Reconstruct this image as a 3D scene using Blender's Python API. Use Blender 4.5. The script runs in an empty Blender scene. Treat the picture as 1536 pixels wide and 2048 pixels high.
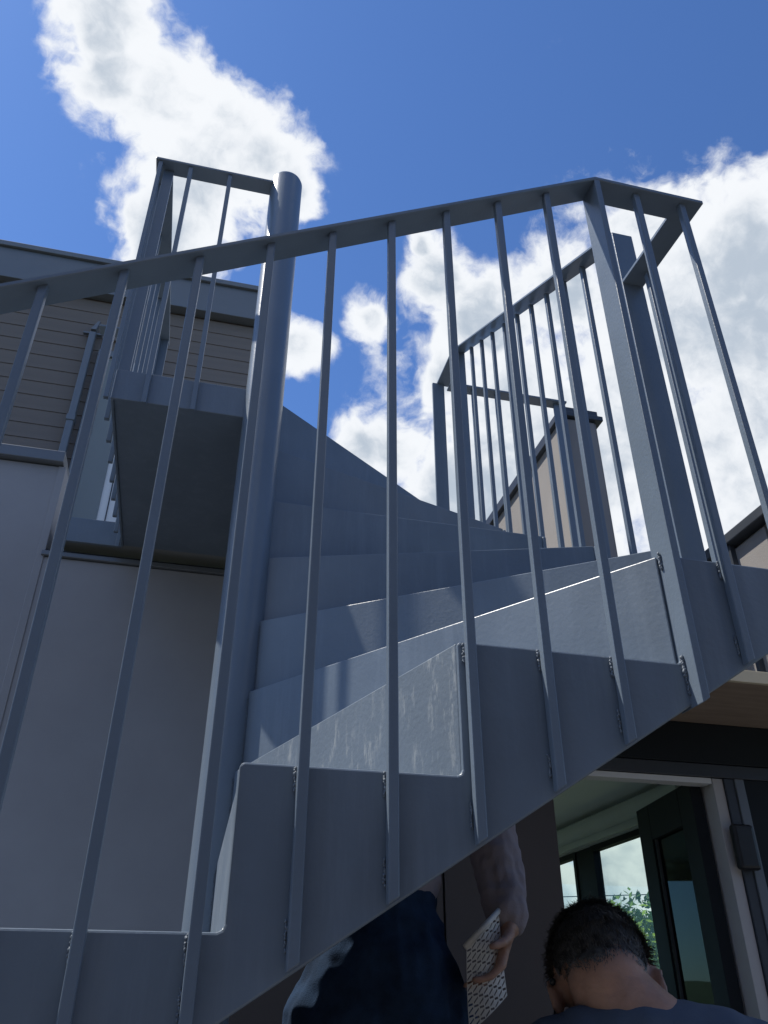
import bpy, bmesh, math, random
from mathutils import Vector, Matrix, noise as mnoise
random.seed(7)
R = math.radians
C = bpy.context.scene.collection
sc = bpy.context.scene

# ------------------------------------------------------------------ camera
E = 1.372                     # eye height above the paving
HEAD = R(76.49)               # compass heading of the camera in the stair's axes
PITCH, ROLL = 0.55078, -0.00387
FPX = 1615.7 / 2048.0
CAM = Vector((-0.0629, -1.8353, E))
fw = Vector((math.cos(PITCH) * math.cos(HEAD), math.cos(PITCH) * math.sin(HEAD), math.sin(PITCH)))
ri0 = Vector((math.sin(HEAD), -math.cos(HEAD), 0))
up0 = ri0.cross(fw)
up = up0 * math.cos(ROLL) + ri0 * math.sin(ROLL)
ri = ri0 * math.cos(ROLL) - up0 * math.sin(ROLL)
cd = bpy.data.cameras.new('camera'); cam = bpy.data.objects.new('camera', cd); C.objects.link(cam)
cd.sensor_fit = 'VERTICAL'; cd.sensor_height = 36; cd.lens = 36 * FPX
cd.clip_start = 0.02; cd.clip_end = 3000
cam.matrix_world = Matrix(((ri.x, up.x, -fw.x, CAM.x), (ri.y, up.y, -fw.y, CAM.y), (ri.z, up.z, -fw.z, CAM.z), (0, 0, 0, 1)))
sc.camera = cam
sc.render.resolution_x, sc.render.resolution_y = 768, 1024

def sky_dir(px, py):
    """world direction of a cloud centre, from where it stands in the sky"""
    d = fw + ri * ((px - 768) / 1615.7) + up * ((1024 - py) / 1615.7)
    return d.normalized()

# ------------------------------------------------------------------ sun and sky
SUN_AZ, SUN_EL = R(156.5), R(60)
S = Vector((math.cos(SUN_EL) * math.cos(SUN_AZ), math.cos(SUN_EL) * math.sin(SUN_AZ), math.sin(SUN_EL)))
sd = bpy.data.lights.new('sun', 'SUN'); sun = bpy.data.objects.new('sun', sd); C.objects.link(sun)
sd.energy = 5.0; sd.angle = R(0.53); sd.color = (1.0, 0.95, 0.87)
sun.rotation_mode = 'QUATERNION'; sun.rotation_quaternion = S.to_track_quat('Z', 'Y')
sun.location = (-6, 3, 12)

world = bpy.data.worlds.new('World'); sc.world = world; world.use_nodes = True
wt = world.node_tree; wt.nodes.clear()
def wn(t, **k):
    n = wt.nodes.new(t)
    for a, b in k.items(): setattr(n, a, b)
    return n
def wl(a, b): wt.links.new(a, b)
def wmath(op, a, b=None, c=None, clamp=False):
    n = wn('ShaderNodeMath', operation=op, use_clamp=clamp)
    for i, x in enumerate((a, b, c)):
        if x is None: continue
        if isinstance(x, (int, float)): n.inputs[i].default_value = x
        else: wl(x, n.inputs[i])
    return n.outputs[0]
def wrange(x, a, b, c=0.0, d=1.0):
    n = wn('ShaderNodeMapRange', interpolation_type='SMOOTHSTEP'); wl(x, n.inputs[0])
    for i, q in enumerate((a, b, c, d)): n.inputs[i + 1].default_value = q
    return n.outputs[0]
sky = wn('ShaderNodeTexSky', sky_type='NISHITA'); sky.sun_disc = False
sky.sun_elevation = SUN_EL; sky.sun_rotation = math.atan2(S.x, S.y)
sky.altitude = 200; sky.air_density = 1.0; sky.dust_density = 0.3; sky.ozone_density = 3.0
tc = wn('ShaderNodeTexCoord'); D = tc.outputs['Generated']
# cloud masses (centre in the sky, outer radius)
BLOBS = [(225, 55, 135), (240, 150, 115), (330, 200, 160), (450, 270, 165), (520, 330, 140), (390, 370, 190), (330, 470, 150), (590, 380, 75),
         (590, 690, 80), (850, 490, 45), (740, 620, 75), (870, 560, 110), (980, 650, 170), (1150, 590, 140), (1010, 830, 280), (800, 905, 120), (1310, 470, 140),
         (1400, 620, 330), (1480, 500, 160), (1230, 860, 330), (1500, 900, 300), (880, 760, 90), (950, 1010, 280), (1350, 1250, 320), (1600, 600, 320), (730, 900, 80),
         (1750, 800, 400), (1560, 1350, 300), (1250, 1760, 170), (1420, 1850, 200), (1120, 1830, 160)]
def noise(scale, detail, rough, vec, dist=0.0, out='Fac'):
    n = wn('ShaderNodeTexNoise'); wl(vec, n.inputs['Vector'])
    n.inputs['Scale'].default_value = scale; n.inputs['Detail'].default_value = detail
    n.inputs['Roughness'].default_value = rough; n.inputs['Distortion'].default_value = dist
    return n.outputs[out]
def vmath(op, a, b, sc_=None):
    n = wn('ShaderNodeVectorMath', operation=op)
    for i, x in enumerate((a, b)):
        if x is None: continue
        if isinstance(x, (tuple, Vector)): n.inputs[i].default_value = x
        else: wl(x, n.inputs[i])
    if sc_ is not None: n.inputs['Scale'].default_value = sc_
    return n
w1 = vmath('SCALE', vmath('SUBTRACT', noise(8.0, 4, 0.6, D, out='Color'), (0.5, 0.5, 0.5)).outputs[0], None, 0.06).outputs[0]
Q = vmath('ADD', D, w1).outputs[0]
Qn = vmath('NORMALIZE', Q, None).outputs[0]
mask = None
for (x, y, r) in BLOBS:
    d = sky_dir(x, y); an = r / 1615.7 * 0.86
    ac = wmath('ARCCOSINE', wmath('MINIMUM', vmath('DOT_PRODUCT', Qn, d).outputs['Value'], 0.999999))
    q = wmath('SUBTRACT', 1.25, wmath('DIVIDE', ac, an * 1.0))
    mask = q if mask is None else wmath('MAXIMUM', mask, q)
mask = wmath('MINIMUM', mask, 1.0)
# scattered cumulus over the rest of the sky
aw = wrange(vmath('DOT_PRODUCT', D, fw).outputs['Value'], math.cos(R(54)), math.cos(R(44)), 1.0, 0.0)
mask = wmath('MAXIMUM', mask, wmath('MULTIPLY_ADD', wmath('MULTIPLY', wrange(noise(2.3, 3, 0.5, Q), 0.48, 0.66), aw), 1.7, -0.7))
def billow(P):
    n1 = noise(8.5, 11, 0.63, P, 0.1); n2 = noise(34.0, 6, 0.62, P)
    return wmath('ADD', wmath('MULTIPLY', wmath('SUBTRACT', n1, 0.5), 1.9), wmath('MULTIPLY', wmath('SUBTRACT', n2, 0.5), 0.6))
raw = wmath('ADD', mask, billow(Q))
raw2 = wmath('ADD', mask, billow(vmath('ADD', Q, S * 0.035).outputs[0]))
gate = wrange(mask, -0.22, 0.20)
dens = wmath('MULTIPLY', wrange(raw, 0.14, 0.66), gate)
wisp = wmath('MULTIPLY', wrange(noise(9.0, 7, 0.66, D, 0.6), 0.64, 0.84), 0.10)
dens = wmath('MAXIMUM', dens, wisp)
core = wmath('MULTIPLY', wrange(raw, 0.5, 1.15), wrange(wmath('ADD', raw2, wmath('MULTIPLY', wmath('SUBTRACT', noise(4.0, 3, 0.5, D), 0.5), 1.6)), 0.45, 1.3))
ccol = wn('ShaderNodeMixRGB'); wl(core, ccol.inputs[0])
ccol.inputs[1].default_value = (8.5, 8.75, 9.1, 1); ccol.inputs[2].default_value = (4.5, 5.2, 6.1, 1)
tint = wn('ShaderNodeMixRGB', blend_type='MULTIPLY'); tint.inputs[0].default_value = 1.0
wl(sky.outputs[0], tint.inputs[1]); tint.inputs[2].default_value = (0.80, 1.10, 1.52, 1)
skymix = wn('ShaderNodeMixRGB'); wl(dens, skymix.inputs[0]); wl(tint.outputs[0], skymix.inputs[1]); wl(ccol.outputs[0], skymix.inputs[2])
bg = wn('ShaderNodeBackground'); wl(skymix.outputs[0], bg.inputs[0]); bg.inputs[1].default_value = 0.1
wo = wn('ShaderNodeOutputWorld'); wl(bg.outputs[0], wo.inputs[0])

sc.view_settings.view_transform = 'Standard'; sc.view_settings.look = 'None'
sc.view_settings.exposure = 0.12; sc.view_settings.gamma = 1.0; sc.view_settings.use_curve_mapping = False
sc.render.engine = 'CYCLES'
sc.cycles.max_bounces = 8; sc.cycles.diffuse_bounces = 5; sc.cycles.glossy_bounces = 4; sc.cycles.transparent_max_bounces = 12

# ------------------------------------------------------------------ materials
def mat(name, col, rough=0.6, metal=0.0, var=0.12, vscale=3.0, bump=0.0, bscale=200.0, spec=0.5, streak=0.0, stretch=None, col2=None, dirt=0.0):
    m = bpy.data.materials.new(name); m.use_nodes = True
    nt = m.node_tree; b = nt.nodes['Principled BSDF']
    b.inputs['Roughness'].default_value = rough; b.inputs['Metallic'].default_value = metal
    b.inputs['Specular IOR Level'].default_value = spec
    t = nt.nodes.new('ShaderNodeTexCoord'); vec = t.outputs['Object']
    if stretch:
        mp = nt.nodes.new('ShaderNodeMapping'); mp.inputs['Scale'].default_value = stretch
        nt.links.new(vec, mp.inputs['Vector']); vec = mp.outputs[0]
    n = nt.nodes.new('ShaderNodeTexNoise'); n.inputs['Scale'].default_value = vscale; n.inputs['Detail'].default_value = 6
    n.inputs['Roughness'].default_value = 0.6
    nt.links.new(vec, n.inputs['Vector'])
    mr = nt.nodes.new('ShaderNodeMapRange'); mr.inputs[1].default_value = 0.3; mr.inputs[2].default_value = 0.7
    nt.links.new(n.outputs['Fac'], mr.inputs[0])
    mx = nt.nodes.new('ShaderNodeMixRGB'); nt.links.new(mr.outputs[0], mx.inputs[0])
    c2 = col2 or tuple(min(1, c * (1 + var)) for c in col)
    mx.inputs[1].default_value = (*[c * (1 - var) for c in col], 1); mx.inputs[2].default_value = (*c2, 1)
    outc = mx.outputs[0]
    if streak:                                   # faint dust runs and rubbed patches
        ms = nt.nodes.new('ShaderNodeMapping'); ms.inputs['Scale'].default_value = (26, 26, 2.2); nt.links.new(t.outputs['Object'], ms.inputs['Vector'])
        ns = nt.nodes.new('ShaderNodeTexNoise'); ns.inputs['Scale'].default_value = 1.0; ns.inputs['Detail'].default_value = 8; ns.inputs['Roughness'].default_value = 0.7
        nt.links.new(ms.outputs[0], ns.inputs['Vector'])
        rs = nt.nodes.new('ShaderNodeMapRange'); rs.inputs[1].default_value = 0.5; rs.inputs[2].default_value = 0.82; rs.inputs[4].default_value = streak; nt.links.new(ns.outputs['Fac'], rs.inputs[0])
        m2 = nt.nodes.new('ShaderNodeMixRGB'); nt.links.new(rs.outputs[0], m2.inputs[0]); nt.links.new(outc, m2.inputs[1])
        m2.inputs[2].default_value = (*[min(1, c * 1.25 + 0.05) for c in col], 1); outc = m2.outputs[0]
    nt.links.new(outc, b.inputs['Base Color'])
    rr = nt.nodes.new('ShaderNodeMapRange'); rr.inputs[3].default_value = max(0.02, rough - 0.08); rr.inputs[4].default_value = min(1, rough + 0.08)
    nt.links.new(n.outputs['Fac'], rr.inputs[0]); nt.links.new(rr.outputs[0], b.inputs['Roughness'])
    if bump:
        n2 = nt.nodes.new('ShaderNodeTexNoise'); n2.inputs['Scale'].default_value = bscale; n2.inputs['Detail'].default_value = 4
        nt.links.new(vec, n2.inputs['Vector'])
        bp = nt.nodes.new('ShaderNodeBump'); bp.inputs['Strength'].default_value = bump; bp.inputs['Distance'].default_value = 0.002
        nt.links.new(n2.outputs['Fac'], bp.inputs['Height']); nt.links.new(bp.outputs[0], b.inputs['Normal'])
    return m

STEEL = (0.145, 0.183, 0.228)
M = {}
M['steel'] = mat('painted_steel', STEEL, 0.33, var=0.07, vscale=5, bump=0.22, bscale=170)
M['steel_plate'] = mat('painted_steel_plate', STEEL, 0.36, var=0.13, vscale=4, bump=0.22, bscale=110, streak=0.5)
M['weld'] = mat('weld_paint', (0.135, 0.165, 0.20), 0.5, var=0.35, vscale=90, bump=0.6, bscale=260)
M['taupe_board'] = mat('taupe_siding_paint', (0.195, 0.162, 0.138), 0.75, var=0.10, vscale=4, bump=0.25, bscale=60, stretch=(0.3, 1, 6))
M['taupe_wall'] = mat('taupe_render', (0.27, 0.25, 0.232), 0.85, var=0.08, vscale=2.5, bump=0.5, bscale=180)
M['wall_panel'] = mat('grey_cladding_panel', (0.33, 0.335, 0.355), 0.6, var=0.09, vscale=2.2, bump=0.15, bscale=160)
M['shaded_panel'] = mat('shaded_taupe_panel', (0.085, 0.068, 0.060), 0.75, var=0.1, vscale=2, bump=0.2, bscale=120)  # taupe cladding with its shade put into a darker brown
M['metal_trim'] = mat('grey_metal_trim', (0.17, 0.185, 0.20), 0.42, metal=0.3, var=0.06, vscale=4)
M['dark_trim'] = mat('dark_metal_trim', (0.045, 0.052, 0.062), 0.4, var=0.1, vscale=4)
M['soffit'] = mat('brown_soffit', (0.36, 0.275, 0.205), 0.8, var=0.14, vscale=9, bump=0.3, bscale=90, stretch=(0.5, 3, 1))
M['cream'] = mat('cream_board', (0.72, 0.64, 0.46), 0.6, var=0.05, vscale=6)
M['white_paint'] = mat('white_paint', (0.78, 0.77, 0.74), 0.55, var=0.04, vscale=3)
M['ceiling'] = mat('room_ceiling_paint', (0.84, 0.85, 0.82), 0.8, var=0.03, vscale=2)
M['room_wall'] = mat('room_wall_paint', (0.70, 0.70, 0.67), 0.8, var=0.04, vscale=2)
M['door_frame'] = mat('dark_door_paint', (0.016, 0.020, 0.024), 0.6, var=0.12, vscale=5, spec=0.2)
M['blind'] = mat('roller_blind_fabric', (0.66, 0.68, 0.62), 0.8, var=0.04, vscale=8)
M['black'] = mat('black_plastic', (0.015, 0.016, 0.018), 0.4, var=0.15, vscale=20)
M['concrete'] = mat('dark_paving', (0.15, 0.145, 0.14), 0.9, var=0.16, vscale=1.4, bump=0.5, bscale=70)
M['floor'] = mat('room_floor', (0.42, 0.36, 0.28), 0.5, var=0.2, vscale=3, stretch=(1, 8, 1))
M['grass'] = mat('grass_ground', (0.10, 0.11, 0.06), 0.95, var=0.3, vscale=0.6)
M['hill'] = mat('wooded_hill', (0.05, 0.085, 0.045), 0.95, var=0.35, vscale=0.08)
M['grey_panel'] = mat('grey_green_panel', (0.22, 0.24, 0.235), 0.5, var=0.05)
M['jamb_paint'] = mat('mauve_white_jamb', (0.50, 0.48, 0.46), 0.6, var=0.04)
M['roof'] = mat('roof_membrane', (0.24, 0.25, 0.26), 0.8, var=0.1)

def scuffed(name):
    """the same paint with chalky boot scuffs and scratches"""
    m = mat(name, STEEL, 0.46, var=0.09, vscale=3, bump=0.4, bscale=120)
    nt = m.node_tree; b = nt.nodes['Principled BSDF']
    src = b.inputs['Base Color'].links[0].from_socket
    t = nt.nodes.new('ShaderNodeTexCoord')
    mp = nt.nodes.new('ShaderNodeMapping'); mp.inputs['Scale'].default_value = (34, 34, 9); mp.inputs['Rotation'].default_value = (0.25, 0.2, 0)
    nt.links.new(t.outputs['Object'], mp.inputs['Vector'])
    n = nt.nodes.new('ShaderNodeTexNoise'); n.inputs['Scale'].default_value = 1.6; n.inputs['Detail'].default_value = 9; n.inputs['Roughness'].default_value = 0.72
    nt.links.new(mp.outputs[0], n.inputs['Vector'])
    a = nt.nodes.new('ShaderNodeMapRange'); a.inputs[1].default_value = 0.52; a.inputs[2].default_value = 0.70; nt.links.new(n.outputs['Fac'], a.inputs[0])
    n2 = nt.nodes.new('ShaderNodeTexNoise'); n2.inputs['Scale'].default_value = 7; n2.inputs['Detail'].default_value = 3
    nt.links.new(t.outputs['Object'], n2.inputs['Vector'])
    a2 = nt.nodes.new('ShaderNodeMapRange'); a2.inputs[1].default_value = 0.40; a2.inputs[2].default_value = 0.58; nt.links.new(n2.outputs['Fac'], a2.inputs[0])
    mu = nt.nodes.new('ShaderNodeMath'); mu.operation = 'MULTIPLY'; nt.links.new(a.outputs[0], mu.inputs[0]); nt.links.new(a2.outputs[0], mu.inputs[1])
    mu2 = nt.nodes.new('ShaderNodeMath'); mu2.operation = 'MULTIPLY'; mu2.inputs[1].default_value = 0.75; nt.links.new(mu.outputs[0], mu2.inputs[0])
    mx = nt.nodes.new('ShaderNodeMixRGB'); nt.links.new(mu2.outputs[0], mx.inputs[0]); nt.links.new(src, mx.inputs[1]); mx.inputs[2].default_value = (0.50, 0.52, 0.51, 1)
    nt.links.new(mx.outputs[0], b.inputs['Base Color'])
    return m
M['scuffed'] = scuffed('scuffed_painted_steel')

def glass(name, tint, gloss=0.12):
    m = bpy.data.materials.new(name); m.use_nodes = True; nt = m.node_tree; nt.nodes.clear()
    o = nt.nodes.new('ShaderNodeOutputMaterial'); mx = nt.nodes.new('ShaderNodeMixShader')
    tr = nt.nodes.new('ShaderNodeBsdfTransparent'); tr.inputs[0].default_value = (*tint, 1)
    gl = nt.nodes.new('ShaderNodeBsdfGlossy'); gl.inputs['Roughness'].default_value = 0.02; gl.inputs[0].default_value = (0.9, 0.95, 0.93, 1)
    lw = nt.nodes.new('ShaderNodeLayerWeight'); lw.inputs[0].default_value = 0.5
    pw_ = nt.nodes.new('ShaderNodeMath'); pw_.operation = 'POWER'; pw_.inputs[1].default_value = 5.0; nt.links.new(lw.outputs['Facing'], pw_.inputs[0])
    ma = nt.nodes.new('ShaderNodeMath'); ma.operation = 'MULTIPLY_ADD'; ma.inputs[1].default_value = 0.55; ma.inputs[2].default_value = 0.03; nt.links.new(pw_.outputs[0], ma.inputs[0])
    nt.links.new(ma.outputs[0], mx.inputs[0]); nt.links.new(tr.outputs[0], mx.inputs[1]); nt.links.new(gl.outputs[0], mx.inputs[2])
    nt.links.new(mx.outputs[0], o.inputs[0])
    return m
M['glass'] = glass('green_tinted_glass', (0.86, 0.93, 0.89))
M['dark_glass'] = glass('dark_tinted_glass', (0.05, 0.065, 0.06))

# ------------------------------------------------------------------ mesh helpers (z is given above the eye)
class MB:
    def __init__(s): s.v = []; s.f = []
    def hexa(s, p):
        n = len(s.v); s.v += [tuple(q) for q in p]
        for f in ((0, 3, 2, 1), (4, 5, 6, 7), (0, 1, 5, 4), (1, 2, 6, 5), (2, 3, 7, 6), (3, 0, 4, 7)): s.f.append(tuple(n + i for i in f))
        return s
    def box(s, x0, x1, y0, y1, z0, z1):
        return s.hexa([(x0, y0, z0), (x1, y0, z0), (x1, y1, z0), (x0, y1, z0), (x0, y0, z1), (x1, y0, z1), (x1, y1, z1), (x0, y1, z1)])
    def prism(s, a, b):
        """two matching rings of points, capped"""
        n = len(s.v); k = len(a); s.v += [tuple(q) for q in a] + [tuple(q) for q in b]
        s.f.append(tuple(n + i for i in reversed(range(k)))); s.f.append(tuple(n + k + i for i in range(k)))
        for i in range(k):
            j = (i + 1) % k; s.f.append((n + i, n + j, n + k + j, n + k + i))
        return s
    def tube(s, pts, rad, seg=10, cap=True):
        pts = [Vector(p) for p in pts]; n0 = len(s.v)
        for i, p in enumerate(pts):
            t = (pts[min(i + 1, len(pts) - 1)] - pts[max(i - 1, 0)]).normalized()
            a = t.cross(Vector((0, 0, 1)) if abs(t.z) < 0.9 else Vector((1, 0, 0))).normalized(); b = t.cross(a)
            rr = rad[i] if isinstance(rad, (list, tuple)) else rad
            for j in range(seg):
                an = 2 * math.pi * j / seg; s.v.append(tuple(p + a * math.cos(an) * rr + b * math.sin(an) * rr))
        for i in range(len(pts) - 1):
            for j in range(seg):
                k = (j + 1) % seg; A = n0 + i * seg; s.f.append((A + j, A + k, A + seg + k, A + seg + j))
        if cap:
            s.f.append(tuple(n0 + j for j in reversed(range(seg)))); s.f.append(tuple(n0 + (len(pts) - 1) * seg + j for j in range(seg)))
        return s
    def build(s, name, m, parent=None, bevel=0.0, smooth=False, seg=2, z0=E):
        me = bpy.data.meshes.new(name)
        off = parent_loc(parent) if parent else Vector((0, 0, 0))
        me.from_pydata([(x - off.x, y - off.y, z + z0 - off.z) for x, y, z in s.v], [], s.f)
        bm = bmesh.new(); bm.from_mesh(me)
        bmesh.ops.recalc_face_normals(bm, faces=bm.faces)
        if bevel:
            ed = [e for e in bm.edges if len(e.link_faces) == 2 and e.calc_face_angle(0) > 0.5]
            bmesh.ops.bevel(bm, geom=ed, offset=bevel, segments=seg, profile=0.5, affect='EDGES', clamp_overlap=True)
        bm.to_mesh(me); bm.free()
        if smooth:
            for p in me.polygons: p.use_smooth = True
        if isinstance(m, str): m = M[m]
        me.materials.append(m)
        o = bpy.data.objects.new(name, me); C.objects.link(o)
        if parent: o.parent = parent
        return o
def parent_loc(p):
    l = Vector((0, 0, 0))
    while p: l += p.location; p = p.parent
    return l
def smooth_angle(o, deg=35):
    me = o.data
    bm = bmesh.new(); bm.from_mesh(me)
    for e in bm.edges: e.smooth = not (len(e.link_faces) == 2 and e.calc_face_angle(0) > R(deg))
    for f in bm.faces: f.smooth = True
    bm.to_mesh(me); bm.free()
def tag(o, label=None, cat=None, group=None, kind=None):
    if label: o['label'] = label
    if cat: o['category'] = cat
    if group: o['group'] = group
    if kind: o['kind'] = kind
    return o
def thing(name, label, cat, loc, group=None):
    o = bpy.data.objects.new(name, None); C.objects.link(o); o.location = loc; o.empty_display_size = 0.1
    return tag(o, label, cat, group)

# ------------------------------------------------------------------ the ground
g = MB()
g.v = [(-400, -400, -E - 0.004), (400, -400, -E - 0.004), (400, 400, -E - 0.004), (-400, 400, -E - 0.004)]; g.f = [(0, 1, 2, 3)]
tag(g.build('ground', 'grass'), kind='structure')
g = MB(); g.box(-7, 8, -8, 0.92, -E - 0.1, -E)
tag(g.build('paving', 'concrete'), kind='structure')

# ------------------------------------------------------------------ the spiral staircase
H = 0.853; RISE = 0.18; ZA = 0.0683
def zk(k): return ZA + RISE * k
def ang(k): return R(-17.78 + 18 * (k - 5))
ZL = zk(8)
stair = thing('spiral_staircase', 'blue grey painted steel spiral staircase with square plan winding round a pipe column', 'staircase', (0, 0, 0))
CU, CV, CR = 0.024, 0.0, 0.054
def side(i, s, t, z):
    a = i * math.pi / 2; x, y = s, -(H + t)
    return (x * math.cos(a) - y * math.sin(a), x * math.sin(a) + y * math.cos(a), z)
def sriser(k):                                  # which side a riser meets and where
    i = math.floor((k + 1) / 5); return i, H * math.tan(R(18 * (k - 1 - 5 * i) + 0.22))
def zbot(i, s): return max(-0.016 + 0.9 * i + 0.614 * s, 0.9 * i - 0.372)

# column
cb = MB(); N = 48
ringz = [-E, 2.442, 2.451, 2.456]; ringr = [CR, CR, CR - 0.003, CR - 0.010]
for z, r in zip(ringz, ringr):
    for j in range(N): cb.v.append((CU + r * math.cos(2 * math.pi * j / N), CV + r * math.sin(2 * math.pi * j / N), z))
for i in range(3):
    for j in range(N): cb.f.append((i * N + j, i * N + (j + 1) % N, (i + 1) * N + (j + 1) % N, (i + 1) * N + j))
cb.f.append(tuple(3 * N + j for j in range(N)))
col = cb.build('centre_column', 'steel', stair); smooth_angle(col, 60)

def square_hit(a):
    c, s_ = math.cos(a), math.sin(a); h = H - 0.0105
    t = h / max(abs(c), abs(s_)); return (c * t, s_ * t)
def wedge(a0, a1):
    pts = [square_hit(a0)]
    for q in range(-10, 12):
        ca = R(45 + 90 * q)
        if a0 + 1e-4 < ca < a1 - 1e-4: pts.append(square_hit(ca))
    pts.append(square_hit(a1))
    rr = CR - 0.008
    inner = [(CU + rr * math.cos(a1 + (a0 - a1) * q / 4), CV + rr * math.sin(a1 + (a0 - a1) * q / 4)) for q in range(5)]
    return pts + inner
K0 = -7
for k in range(K0, 8):
    a0, a1 = ang(k), ang(k + 1)
    p = wedge(a0 + 0.009, a1 + 0.006)
    b = MB().prism([(x, y, zk(k) - 0.007) for x, y in p], [(x, y, zk(k)) for x, y in p])
    b.build('tread', 'steel_plate', stair)
for k in range(K0, 9):
    a = ang(k); ox, oy = square_hit(a); d = Vector((math.cos(a), math.sin(a))); n = Vector((-d.y, d.x))
    x0, y0 = CU + d.x * (CR - 0.008), CV + d.y * (CR - 0.008)
    zt = zk(k) + 0.0008; zb = zk(k - 1) + 0.0005
    q0, q1 = n * 0.0, n * 0.010
    b = MB().hexa([(x0 + q0.x, y0 + q0.y, zb), (ox + q0.x, oy + q0.y, zb), (ox + q1.x, oy + q1.y, zb), (x0 + q1.x, y0 + q1.y, zb),
                   (x0 + q0.x, y0 + q0.y, zt), (ox + q0.x, oy + q0.y, zt), (ox + q1.x, oy + q1.y, zt), (x0 + q1.x, y0 + q1.y, zt)])
    o = b.build('riser', 'scuffed' if k in (1, 2) else 'steel_plate', stair, bevel=0.0019, seg=2)
    if k == 2: o['label'] = 'riser with pale boot scuffs'

# stringers: saw-tooth plates on each side of the square
def stringer(i, ks, s0=-H, s1=H, start_level=None):
    top = []
    lev = zk(ks[0] - 1)
    if s0 < sriser(ks[0])[1] - 0.02: top.append((s0, lev))
    for k in ks:
        s = sriser(k)[1] - 0.004; r = 0.008
        if top:
            top += [(s - r, zk(k - 1)), (s - r * 0.3, zk(k - 1) + r * 0.3), (s, zk(k - 1) + r)]
        else:
            top.append((s, max(zbot(i, s), -E + 0.002)))
        top += [(s, zk(k) - 0.004), (s + 0.004, zk(k))]
    top.append((s1, zk(ks[-1])))
    bot = [(s1, max(zbot(i, s1), -E + 0.002)), ]
    sb = top[0][0]; sflat = (-0.372 + 0.016) / 0.614
    if sb < sflat < s1 and zbot(i, sflat) > -E: bot.append((sflat, zbot(i, sflat)))
    if zbot(i, sb) < -E:
        bot.append(((-E + 0.002 + 0.016 - 0.9 * i) / 0.614, -E + 0.002))
        bot.append((sb, -E + 0.002))
    else: bot.append((sb, zbot(i, sb)))
    if (abs(bot[-1][0] - top[0][0]) < 1e-6 and abs(bot[-1][1] - top[0][1]) < 1e-6): bot.pop()
    poly = top + bot
    b = MB().prism([side(i, s, -0.010, z) for s, z in poly], [side(i, s, 0, z) for s, z in poly])
    return b.build('stringer', 'steel_plate', stair, bevel=0.0038, seg=2)
stringer(0, [-1, 0, 1, 2, 3], -H + 0.010, H - 0.010)
stringer(1, [4, 5, 6, 7, 8], -H, H - 0.010)
stringer(-1, [-6, -5, -4, -3, -2], -H, H)
stringer(-2, [-7], sriser(-7)[1] - 0.004, H - 0.010)

# handrail flat bars
RW, RT = 0.056, 0.010
def flat_rail(name, pts, parent, w=RW, t=RT, m='steel'):
    P = [Vector(p) for p in pts]; n = len(P); L = []; Rr = []
    for i in range(n):
        ds = []
        if i > 0: ds.append((P[i] - P[i - 1]).xy.normalized())
        if i < n - 1: ds.append((P[i + 1] - P[i]).xy.normalized())
        ns = [Vector((-d.y, d.x)) for d in ds]
        mt = sum(ns, Vector((0, 0))); mt = mt / mt.length
        off = mt * (w / 2) / max(0.3, mt.dot(ns[0]))
        L.append(P[i] + Vector((off.x, off.y, 0))); Rr.append(P[i] - Vector((off.x, off.y, 0)))
    b = MB()
    dn = Vector((0, 0, -t))
    for i in range(n): b.v += [tuple(L[i]), tuple(Rr[i]), tuple(Rr[i] + dn), tuple(L[i] + dn)]
    for i in range(n - 1):
        A = 4 * i; B = A + 4
        for j in range(4): b.f.append((A + j, A + (j + 1) % 4, B + (j + 1) % 4, B + j))
    b.f.append((0, 3, 2, 1)); A = 4 * (n - 1); b.f.append((A, A + 1, A + 2, A + 3))
    return b.build(name, m, parent, bevel=0.0015, seg=1)
S0, S1 = sriser(-1)[1], sriser(3)[1]            # post positions on a side
def zr(i, s): return 0.9 * i + 0.815 + (s + 0.597) / (0.629 + 0.597) * (1.508 - 0.815)
def zlev(i): return 0.9 * i + 1.508             # level rail round the corner after side i
ZR = 2.418
flat_rail('handrail', [side(0, S0, 0, zr(0, S0)), side(0, S1, 0, zlev(0)), side(0, H, 0, zlev(0)), side(1, S0 - 0.007, 0, zlev(0) + 0.012)], stair)
flat_rail('handrail', [side(1, S0, 0, zr(1, S0)), side(1, S1, 0, ZR), side(1, H, 0, ZR)], stair)
flat_rail('handrail', [side(-1, S0, 0, zr(-1, S0)), side(-1, S1, 0, zlev(-1)), side(-1, H, 0, zlev(-1)), side(0, S0 - 0.007, 0, zlev(-1) + 0.012)], stair)
flat_rail('handrail', [(CU - 0.045, 0, ZR), (-0.385, 0, ZR), (-0.385, 0.853, ZR), (-0.64, 0.853, ZR)], stair)

def weld(parent, p, n=5, r=0.006, spread=0.022):
    """a lumpy bead of weld running down the joint"""
    b = MB()
    n = n * 3
    for q in range(n):
        c = Vector(p) + Vector((random.uniform(-0.001, 0.001), random.uniform(-0.001, 0.001), -spread * q / n + random.uniform(-.001, .001)))
        rr = r * random.uniform(0.30, 0.46)
        n0 = len(b.v)
        for (u, v) in [(0, 1)] + [(60 * j, 0.45) for j in range(6)] + [(60 * j + 30, -0.45) for j in range(6)] + [(0, -1)]:
            h = math.sqrt(max(0, 1 - v * v)); k = random.uniform(0.8, 1.2)
            b.v.append((c.x + rr * h * math.cos(R(u)) * k, c.y + rr * h * math.sin(R(u)) * k, c.z + rr * v * 1.3))
        for j in range(6):
            jj = (j + 1) % 6
            b.f += [(n0, n0 + 1 + j, n0 + 1 + jj), (n0 + 1 + j, n0 + 7 + j, n0 + 1 + jj), (n0 + 1 + jj, n0 + 7 + j, n0 + 7 + jj), (n0 + 13, n0 + 7 + jj, n0 + 7 + j)]
    return b.build('weld_bead', 'weld', parent, smooth=True)

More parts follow.
